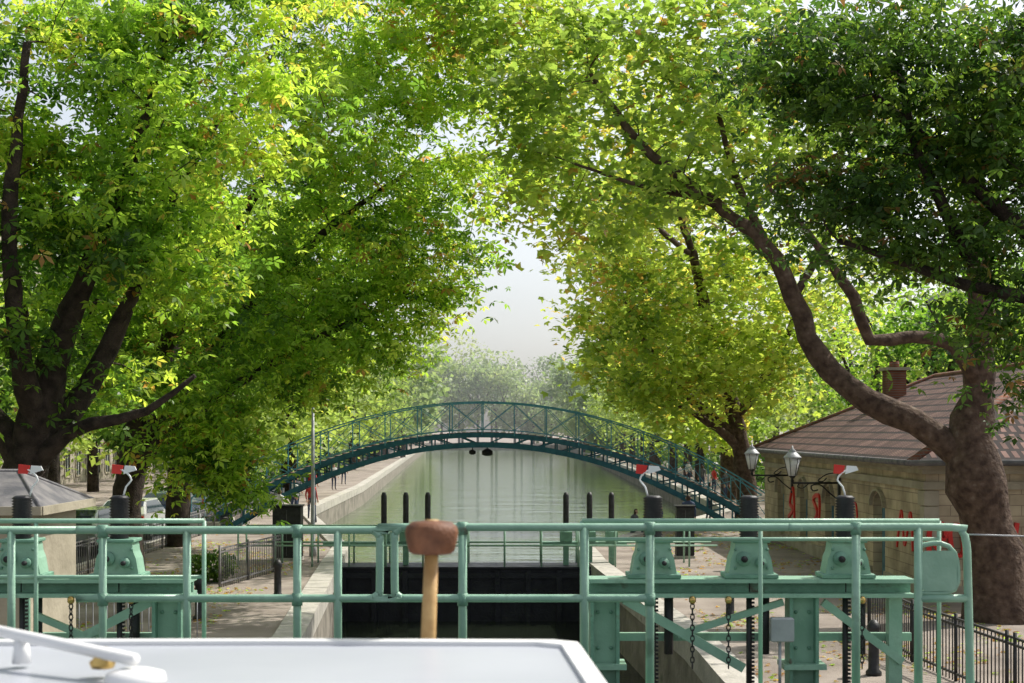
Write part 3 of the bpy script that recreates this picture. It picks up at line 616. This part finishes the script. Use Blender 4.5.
# graffiti
gr=MB()
def scrib(P,f,w=0.08):
    pts=catmull([f(*p) for p in P],0.05)
    for q0,q1 in zip(pts[:-1],pts[1:]): gr.beam(q0,q1,w,w,'red')
fx=lambda a,b:(a,HY0-0.045,b); fy=lambda a,b:(HX0-0.0,a,b)
scrib([(9.66,0.95),(9.68,1.7),(9.98,1.82),(10.03,1.5),(9.75,1.42),(10.1,0.95)],fx,0.11); scrib([(10.2,1.1),(10.15,1.7),(10.4,1.75),(10.45,1.15),(10.2,1.1)],fx,0.1)
scrib([(10.9,1.8),(11.0,1.1),(11.3,1.5),(11.55,1.1),(11.7,1.85)],fx,0.1)
scrib([(44.4,0.9),(44.3,1.9),(45.2,1.8),(44.6,1.4),(45.5,0.9)],fy,0.12); scrib([(34.0,1.1),(34.2,2.0),(34.7,1.2),(35.0,2.0),(35.4,1.1)],fy,0.08); scrib([(48.2,0.9),(48.4,2.0),(49,1.5),(48.4,1.3),(49.2,1.0)],fy,0.12); scrib([(39.4,1.0),(39.6,1.9),(40.2,1.8),(39.8,1.4),(40.6,1.0)],fy,0.07)
gr.obj('graffiti',root)
# wall lanterns
def lantern(yy):
    m=MB(); X=8.2; z=2.85
    m.tube([(9.6,yy,2.45),(8.2,yy,2.45)],0.03,'blk',8)
    m.tube(catmull([(9.55,yy,1.95),(9.3,yy,2.15),(9.0,yy,2.4),(8.75,yy,2.36),(8.8,yy,2.22),(8.95,yy,2.25)],0.05),0.022,'blk',6)
    m.tube(catmull([(9.55,yy,2.75),(9.2,yy,2.7),(8.95,yy,2.52),(9.1,yy,2.5),(9.2,yy,2.6)],0.05),0.018,'blk',6)
    m.tube(catmull([(8.7,yy,2.45),(8.5,yy,2.3),(8.35,yy,2.35),(8.4,yy,2.42)],0.05),0.016,'blk',6)
    m.box(9.53,9.598,yy-0.06,yy+0.06,1.85,2.85,'blk')
    m.lathe((X,yy,2.45),[(0.03,0),(0.05,0.06),(0.03,0.12),(0.09,0.18),(0.10,0.21)],'blk',12)
    m.lathe((X,yy,2.66),[(0.12,0.0),(0.24,0.52)],'lamp',6)
    for k in range(6):
        t=2*math.pi*k/6; m.tube([(X+0.123*math.cos(t),yy+0.123*math.sin(t),2.66),(X+0.243*math.cos(t),yy+0.243*math.sin(t),3.18)],0.009,'blk',5)
    m.lathe((X,yy,3.18),[(0.27,0),(0.26,0.03),(0.15,0.14),(0.10,0.19),(0.11,0.21),(0.03,0.28),(0.02,0.36)],'grey',12)
    m.obj('wall_lantern')
lantern(41.6); lantern(48.6)
# ------------------------------------------------------------ apartment buildings
def apartment(x0,x1,y0,y1,h,face):
    rt=empty('apartment_building'); m=MB(); m.box(x0,x1,y0,y1,0,h,'apt'); 
    m.box(x0-0.3,x1+0.3,y0-0.3,y1+0.3,h,h+0.3,'trim'); m.obj('walls',rt)
    q=MB(); q.add([(x0,y0,h+0.3),(x1,y0,h+0.3),(x1,y1,h+0.3),(x0,y1,h+0.3),(x0+1.5,y0+1.5,h+3),(x1-1.5,y0+1.5,h+3),(x1-1.5,y1-1.5,h+3),(x0+1.5,y1-1.5,h+3)],[(0,1,5,4),(1,2,6,5),(2,3,7,6),(3,0,4,7),(4,5,6,7)],'dgrey'); q.obj('roof',rt)
    ww=MB(); X=x1 if face>0 else x0
    for fl in range(int(h/3)):
        z=0.6+fl*3.0; y=y0+1.2
        while y<y1-1.8:
            xa,xb=(X-0.02,X+0.01) if face>0 else (X-0.01,X+0.02)
            ww.box(xa,xb,y,y+1.1,z,z+1.9,'glass')
            f0,f1=(X+0.011,X+0.07) if face>0 else (X-0.07,X-0.011)
            ww.box(f0,f1,y-0.12,y,z-0.05,z+2.0,'trim'); ww.box(f0,f1,y+1.1,y+1.22,z-0.05,z+2.0,'trim'); ww.box(f0,f1,y+0.002,y+1.098,z-0.15,z-0.002,'trim'); ww.box(f0,f1,y+0.002,y+1.098,z+1.902,z+2.1,'trim')
            ww.box(f0,f1,y+0.52,y+0.58,z,z+1.9,'wht'); y+=2.6
    ww.obj('windows',rt)
apartment(-44,-32,5,45,15,1); apartment(-44,-32,45.7,90,18,1); apartment(-46,-33,90.7,150,16,1); apartment(36,48,20,70,13,-1); apartment(36,48,70.7,130,13,-1)
# ------------------------------------------------------------ cars
def car(x,y,mat):
    rt=empty('parked_car'); m=MB(); W=0.86
    prof=[(-2.1,0.35,1),(-2.15,0.75,1),(-2.05,0.98,0.97),(-1.75,1.28,0.86),(-1.35,1.44,0.80),(0.3,1.46,0.80),(1.1,0.98,0.92),(2.0,0.82,0.93),(2.12,0.6,0.97),(2.1,0.33,1)]
    vs=[]; 
    for s in (-1,1):
        for (yy,z,k) in prof: vs.append((x+s*W*k,y+yy,z))
    n=len(prof); fs=[tuple(range(n)),tuple(range(2*n-1,n-1,-1))]+[(i,(i+1)%n,(i+1)%n+n,i+n) for i in range(n)]
    m.add(vs,fs,mat); m.obj('body',rt)
    gl=MB(); gl.add([(x-0.72,y-2.052,1.01),(x+0.72,y-2.052,1.01),(x+0.62,y-1.77,1.275),(x-0.62,y-1.77,1.275)],[(0,1,2,3)],'glass')
    gl.add([(x-0.72,y-1.80,1.262),(x+0.72,y-1.80,1.262),(x+0.66,y-1.42,1.43),(x-0.66,y-1.42,1.43)],[(0,1,2,3)],'glass')
    for s in (-1,1):
        gl.add([(x+s*0.845,y-1.7,1.0),(x+s*0.845,y+0.95,1.0),(x+s*0.70,y+0.25,1.41),(x+s*0.70,y-1.25,1.41)],[(0,1,2,3)],'glass')
    gl.add([(x-0.74,y+1.02,1.035),(x+0.74,y+1.02,1.035),(x+0.65,y+0.38,1.42),(x-0.65,y+0.38,1.42)],[(0,1,2,3)],'glass'); gl.obj('windows',rt)
    wh=MB()
    for s in (-1,1):
        for yy in (-1.3,1.3):
            wh.tube([(x+s*0.70,y+yy,0.32),(x+s*0.89,y+yy,0.32)],0.32,'tyre',18); wh.tube([(x+s*0.885,y+yy,0.32),(x+s*0.90,y+yy,0.32)],0.19,'grey',12)
        wh.box(x+s*0.70-0.12,x+s*0.70+0.12,y-2.17,y-2.13,0.72,0.92,'red')
    wh.box(x-0.26,x+0.26,y-2.18,y-2.15,0.5,0.61,'wht'); wh.box(x-0.84,x+0.84,y-2.19,y-2.1,0.36,0.48,'blk'); wh.obj('wheels_and_trim',rt)
car(-14.0,47,'car1'); car(-14.0,53,'car3'); car(-14.1,59,'car2'); car(-14.4,65.5,'car1'); car(-14,41,'car2')
# ------------------------------------------------------------ street furniture
def cabinet(x,y,w,d,h):
    m=MB(); m.box(x-w/2,x+w/2,y-d/2,y+d/2,0.0,0.08,'stone'); m.box(x-w/2+.02,x+w/2-.02,y-d/2+.02,y+d/2-.02,0.08,h,'blk',0.02); m.box(x-w/2-.02,x+w/2+.02,y-d/2-.02,y+d/2+.02,h,h+0.05,'blk',0.01)
    m.box(x-0.006,x+0.006,y-d/2+0.012,y-d/2+0.018,0.15,h-0.1,'dgrey'); m.tube([(x+0.08,y-d/2,h*0.6),(x+0.08,y-d/2-0.04,h*0.6)],0.02,'grey',8); m.obj('utility_cabinet')
cabinet(-6.9,43.8,0.9,0.6,1.65); cabinet(5.4,44.5,0.6,0.5,1.6)
m=MB(); m.lathe((-6.3,45,0),[(0.12,0),(0.12,0.3),(0.075,0.4),(0.06,2.5),(0.045,4.75)],'grey',12); m.tube(catmull([(-6.3,45,4.7),(-6.28,45,4.9),(-6.0,45,4.95)],0.1),0.03,'grey',8)
m.box(-6.1,-5.75,44.93,45.07,4.9,4.98,'grey',0.02); m.obj('lamp_post')
def fence(name,P,h,mat,sp=0.13,arch=False,r=0.011):
    m=MB()
    for p,q in zip(P[:-1],P[1:]):
        p=Vector((*p,0));q=Vector((*q,0)); L=(q-p).length; n=int(L/sp)
        for z in (0.12,h-0.1,h): m.beam(p+Vector((0,0,z)),q+Vector((0,0,z)),0.035,0.035,mat)
        for k in range(n+1):
            c=p.lerp(q,k/n); big=(k%14==0); m.tube([(c.x,c.y,0),(c.x,c.y,h+(0.08 if big else 0))],0.03 if big else r,mat,6)
    m.obj(name)
fence('iron_fence',[(6.9,27.5),(6.9,24.5),(7.25,20.5),(7.6,14)],1.0,'blk')
fence('iron_fence',[(-7.4,36),(-6.6,40.5)],1.0,'dgrey',0.14)
fence('steel_barrier',[(-8.6,25),(-5.6,25.3)],1.1,'grey',0.12)
fence('steel_barrier',[(-11.8,34),(-11.8,62)],0.95,'dgrey',0.2)
def bollard(x,y):
    m=MB(); m.lathe((x,y,0),[(0.13,0),(0.13,0.06),(0.09,0.1),(0.085,0.7),(0.11,0.74),(0.11,0.8),(0.05,0.9)],'blk',14); m.obj('bollard')
bollard(5.9,23.2); bollard(4.6,30); bollard(-5.6,34); bollard(-6.6,30)
# hut left
rt=empty('lock_hut'); m=MB(); m.box(-8.9,-6.5,19.2,21.2,0,2.95,'trim'); m.box(-7.7,-7.0,19.15,19.2,0.05,2.1,'gate2'); m.box(-8.6,-8.0,19.15,19.2,1.1,2.0,'glass')
for a_,b_ in ((-8.9,-8.78),(-6.62,-6.5)): m.box(a_,b_,19.14,19.2,0.0,2.85,'gate2')
m.obj('walls',rt)
m=MB(); RV=[(-9.1,19.0,2.96),(-6.3,19.0,2.96),(-6.3,21.4,2.96),(-9.1,21.4,2.96),(-8.4,20.2,3.42),(-7.0,20.2,3.42)]
m.add(RV,[(0,1,5,4),(1,2,5),(2,3,4,5),(3,0,4),(3,2,1,0)],'dgrey'); m.box(-9.12,-6.28,18.96,19.0,2.86,2.975,'trim'); m.box(-6.30,-6.26,19.0,21.4,2.86,2.975,'trim')
for p,q in ((0,4),(1,5),(2,5),(4,5)): m.tube([RV[p],RV[q]],0.03,'dgrey',6)
m.obj('roof',rt)
# shrub
n=900; a=rng.normal(0,1,(n,3)); a/=np.linalg.norm(a,axis=1)[:,None]
P=np.array([-7.9,37.5,0.4])+a*rng.uniform(0.5,1,(n,1))*np.array([0.7,0.6,0.45]); 
leaves('shrub',P,0.13,rng.uniform(0.1,0.8,n),'q','lfG',None,0.9)
# ------------------------------------------------------------ people
def person(x,y,z,yaw,top,seated=False,legs='denim'):
    J={'pel':(0,0,0.95),'sp':(0,0,1.15),'ch':(0,0.01,1.38),'nk':(0,0,1.5),'hd':(0,-0.01,1.60),'ht':(0,-0.01,1.73),
       'sl':(-0.18,0,1.42),'sr':(0.18,0,1.42),'el':(-0.24,0.02,1.14),'er':(0.25,0.0,1.14),'wl':(-0.24,-0.12,0.92),'wr':(0.27,-0.08,0.90),
       'hl':(-0.10,0,0.90),'hr':(0.10,0,0.90),'kl':(-0.11,-0.03,0.50),'kr':(0.12,0.02,0.50),'al':(-0.11,0.03,0.09),'ar':(0.13,0.08,0.09),'tl':(-0.12,-0.13,0.035),'tr':(0.15,-0.08,0.035)}
    if seated:
        dzz=0.80
        for k in list(J):
            if k not in ('kl','kr','al','ar','tl','tr'): p=J[k]; J[k]=(p[0],p[1]-(p[2]-0.95)*0.15,p[2]-dzz)
        J['kl']=(-0.13,-0.42,0.30);J['kr']=(0.14,-0.44,0.27);J['al']=(-0.12,-0.60,-0.12);J['ar']=(0.14,-0.50,-0.15);J['tl']=(-0.12,-0.74,-0.16);J['tr']=(0.15,-0.66,-0.18)
        J['wl']=(-0.15,-0.32,0.32);J['wr']=(0.16,-0.34,0.32)
    R={'pel':.14,'sp':.13,'ch':.15,'nk':.055,'hd':.095,'ht':.075,'sl':.07,'sr':.07,'el':.045,'er':.045,'wl':.03,'wr':.03,'hl':.10,'hr':.10,'kl':.062,'kr':.062,'al':.042,'ar':.042,'tl':.035,'tr':.035}
    names=list(J); E=[('pel','sp'),('sp','ch'),('ch','nk'),('nk','hd'),('hd','ht'),('ch','sl'),('sl','el'),('el','wl'),('ch','sr'),('sr','er'),('er','wr'),('pel','hl'),('hl','kl'),('kl','al'),('al','tl'),('pel','hr'),('hr','kr'),('kr','ar'),('ar','tr')]
    V=[J[k] for k in names]; RR=[R[k] for k in names]; ED=[(names.index(a),names.index(b)) for a,b in E]
    for wn_ in ('wl','wr'):
        w0=Vector(J[wn_]); el=Vector(J['e'+wn_[1]]); d=(w0-el).normalized(); sd=d.cross(Vector((0,-1,0.2))).normalized()
        pi=len(V); V.append(tuple(w0+d*0.06)); RR.append(0.028); ED.append((names.index(wn_),pi))
        for k,l in enumerate((0.065,0.08,0.085,0.075)):
            V.append(tuple(w0+d*0.075+sd*(k-1.5)*0.02)); RR.append(0.010); ED.append((pi,len(V)-1)); V.append(tuple(w0+d*(0.075+l)+sd*(k-1.5)*0.022+Vector((0,-0.015,0)))); RR.append(0.007); ED.append((len(V)-2,len(V)-1))
        V.append(tuple(w0+d*0.08-sd*0.06)); RR.append(0.009); ED.append((pi,len(V)-1))
    me=bpy.data.meshes.new('b'); me.from_pydata(V,ED,[]); ob=bpy.data.objects.new('b',me); COL.objects.link(ob)
    md=ob.modifiers.new('s','SKIN'); 
    for i,sv in enumerate(me.skin_vertices[0].data): sv.radius=(RR[i],RR[i]*0.85); sv.use_root=(i==0)
    ob.modifiers.new('u','SUBSURF').levels=1
    dg=bpy.context.evaluated_depsgraph_get(); dg.update(); nm=bpy.data.meshes.new_from_object(ob.evaluated_get(dg)); bpy.data.objects.remove(ob)
    rt=empty('person'); o=bpy.data.objects.new('body',nm); COL.objects.link(o); o.parent=rt
    nm.materials.clear()
    for k in ('skin',top,legs,'hair','blk'): nm.materials.append(M[k])
    nk=J['nk'][2]; wst=J['pel'][2]+0.02
    for p in nm.polygons:
        c=p.center; hd=Vector(J['hd']); k=1
        if c.z>nk+0.005: k=3 if (c.z>hd.z+0.07 or c.y>hd.y+0.02) else 0
        elif min((c-Vector(J[a])).length for a in ('al','ar','tl','tr'))<0.10: k=4
        elif (c-Vector(J['wl'])).length<0.17 and c.z<J['wl'][2]+0.02 or (c-Vector(J['wr'])).length<0.17 and c.z<J['wr'][2]+0.02: k=0
        elif abs(c.x)<0.22 and (c.z<wst or (seated and c.y<-0.2 and c.z<0.42)): k=2
        p.material_index=k; p.use_smooth=True
    f=MB(); h=Vector(J['hd'])
    f.lathe((h.x,h.y-0.085,h.z-0.01),[(0.012,-0.02),(0.016,0),(0.006,0.03)],'skin',6)
    for s in (-1,1): f.lathe((h.x+s*0.032,h.y-0.075,h.z+0.025),[(0.004,-0.008),(0.01,0),(0.004,0.008)],'blk',6); f.lathe((h.x+s*0.09,h.y,h.z),[(0.008,-0.03),(0.016,0),(0.010,0.03)],'skin',6)
    f.box(h.x-0.022,h.x+0.022,h.y-0.085,h.y-0.07,h.z-0.052,h.z-0.044,'red'); fo=f.obj('face',rt)
    rt.location=(x,y,z); rt.rotation_euler=(0,0,yaw)
person(-8.9,63,0,0.4,'jred'); person(-8.4,60.2,0,-1.2,'jgrey'); person(-9.0,55,0,2.6,'jwhite'); person(-10.9,72,0,0.9,'jgrey'); person(-11.2,80,0,2.9,'jred',False,'jgrey')
person(-10.1,66,0,-0.6,'jwhite'); person(-10.4,67.2,0,1.4,'denim',False,'jgrey'); person(-12.3,104,0,3.0,'jgrey')
person(4.6,54.0,0.09,2.0,'jgrey',True); person(5.28,55.8,0.09,2.0,'jred',True); person(5.9,57.4,0.09,2.0,'denim',True,'jgrey')
person(8.6,62,0,1.8,'jwhite'); person(6.2,50,0,3.0,'denim',False,'jgrey'); 
person(12.3,92,0,2.8,'jgrey'); person(12.5,88,0,2.0,'jred'); person(-11.9,95,0,0.5,'jwhite'); person(12.9,104,0,0.3,'jwhite'); person(12.0,80,0,0.8,'jgrey')
# ------------------------------------------------------------ boat + mallet
rt=empty('canal_boat'); m=MB()
pl=[(-1.35,-8),(-2.2,-6.5),(-2.4,0),(-2.3,3.5),(-1.6,6.0),(-0.6,7.4),(0.4,6.0),(1.1,3.5),(1.2,0),(1.0,-6.5),(0.2,-8)]
n=len(pl); vs=[(x,y,2.25) for x,y in pl]+[((x+0.6)*0.8-0.6,y*0.95,1.2) for x,y in pl]
m.add(vs,[tuple(range(n))[::-1]]+[(i,i+n,(i+1)%n+n,(i+1)%n) for i in range(n)],'hull'); m.obj('hull',rt)
m=MB()
Z=3.525; out=[(-1.9,3.18),(-1.85,3.23),(-0.5,3.25),(0.10,3.235),(0.155,3.20),(0.19,2.6),(0.24,1.2),(-1.9,1.2)]
k=len(out)
def inset(P,d):
    c=np.mean(P,0); return [(x-(x-c[0])*d/abs(x-c[0]+1e-6) if abs(x-c[0])>0.1 else x, y-(y-c[1])*d/abs(y-c[1]+1e-6) if abs(y-c[1])>0.1 else y) for x,y in P]
i1=inset(out,0.008); i2=inset(out,0.045)
vs=[(x,y,Z-0.06) for x,y in out]+[(x,y,Z-0.01) for x,y in out]+[(x,y,Z) for x,y in i1]+[(x,y,Z) for x,y in i2]
fs=[(a+i,a+(i+1)%k,a+k+(i+1)%k,a+k+i) for a in (0,k,2*k) for i in range(k)]
m.add(vs,fs,'whitee'); m.add([(x,y,Z-0.010) for x,y in i2],[tuple(range(k))],'white'); m.add([(x,y,Z) for x,y in i2]+[(x,y,Z-0.010) for x,y in i2],[(i,(i+1)%k,(i+1)%k+k,i+k) for i in range(k)],'whitee')
m.add([(x,y,Z-0.06) for x,y in out],[tuple(range(k))[::-1]],'whitee'); m.obj('wheelhouse_roof',rt)
m=MB(); m.box(-1.8,0.10,1.3,3.12,2.25,Z-0.06,'whitee',0.02); m.obj('wheelhouse',rt)
m=MB(); m.tube([(-1.25,3.05,3.60),(-0.72,2.72,3.56)],0.012,'whitee',10); m.lathe((-0.80,2.78,3.535),[(0.022,0),(0.026,0.012),(0.015,0.022),(0.02,0.032),(0.010,0.04)],'brass',20); m.lathe((-1.0,2.9,3.525),[(0.02,0),(0.014,0.05)],'whitee',10)
m.lathe((-0.72,2.72,3.515),[(0.06,0),(0.055,0.02),(0.03,0.028)],'whitee',18)
m.obj('wiper_arm',rt)
rt2=empty('wooden_mallet'); m=MB(); bx,by=-0.19,3.36
m.tube([(bx-0.012,by,3.30),(bx-0.008,by,3.5),(bx+0.0,by,3.715)],[0.019,0.018,0.0165],'wood',14); m.obj('handle',rt2)
m=MB(); m.lathe((bx,by,3.708),[(0.046,0.0),(0.054,0.006),(0.060,0.03),(0.063,0.05),(0.060,0.064),(0.048,0.074),(0.02,0.078)],'wood2',28); m.tube([(bx,by,3.78),(bx,by,3.788)],0.016,'wood',12); m.obj('head',rt2)
m=MB(); m.tube([(bx-0.012,by,3.25),(bx-0.012,by,3.42)],[0.03,0.032],'whitee',14); m.beam((bx-0.012,by-0.02,3.38),(bx-0.012,3.1,3.38),0.03,0.03,'whitee'); m.obj('holder',rt)
# ------------------------------------------------------------ haze over the far canal (real scattering air)
m,nt,out=newmat('canal_haze'); vsn=nt.nodes.new('ShaderNodeVolumeScatter'); vsn.inputs['Color'].default_value=(0.97,0.99,1.0,1); vsn.inputs['Density'].default_value=0.0007; vsn.inputs['Anisotropy'].default_value=0.55
nt.links.new(vsn.outputs[0],out.inputs['Volume']); M['haze']=m
hz_=MB(); hz_.box(-120,120,95,520,0.05,34,'haze'); hz_.obj('haze')
# ------------------------------------------------------------ light
elev=math.radians(50); az=math.atan2(0.76,0.48)
sd=Vector((math.sin(az)*math.cos(elev),math.cos(az)*math.cos(elev),math.sin(elev)))
sl=bpy.data.lights.new('sun','SUN'); sl.energy=5.0; sl.angle=math.radians(0.5); sl.color=(1.0,0.95,0.86)
so=bpy.data.objects.new('sun',sl); COL.objects.link(so); so.rotation_euler=(-sd).to_track_quat('-Z','Y').to_euler()
wd=bpy.data.worlds.new('World'); scene.world=wd; wd.use_nodes=True; nt=wd.node_tree; nt.nodes.clear()
bg=nt.nodes.new('ShaderNodeBackground'); sk=nt.nodes.new('ShaderNodeTexSky'); ow=nt.nodes.new('ShaderNodeOutputWorld')
sk.sky_type='NISHITA'; sk.sun_disc=False; sk.sun_elevation=elev; sk.sun_rotation=az; sk.air_density=1.0; sk.dust_density=3.0; sk.ozone_density=1.5
hs=nt.nodes.new('ShaderNodeHueSaturation'); hs.inputs['Saturation'].default_value=0.40; hs.inputs['Value'].default_value=1.35
nt.links.new(sk.outputs[0],hs.inputs['Color']); nt.links.new(hs.outputs[0],bg.inputs[0]); nt.links.new(bg.outputs[0],ow.inputs[0]); bg.inputs[1].default_value=0.15
# ------------------------------------------------------------ camera
cam=bpy.data.cameras.new('camera'); co=bpy.data.objects.new('camera',cam); COL.objects.link(co)
co.location=(0,0,4.0); co.rotation_euler=(math.radians(90),0,0); cam.lens=50; cam.sensor_width=36; cam.shift_y=0.0864
cam.clip_start=0.05; cam.clip_end=4000; cam.dof.use_dof=True; cam.dof.focus_distance=28; cam.dof.aperture_fstop=7
scene.camera=co
scene.view_settings.view_transform='Standard'; scene.view_settings.look='None'; scene.view_settings.exposure=0
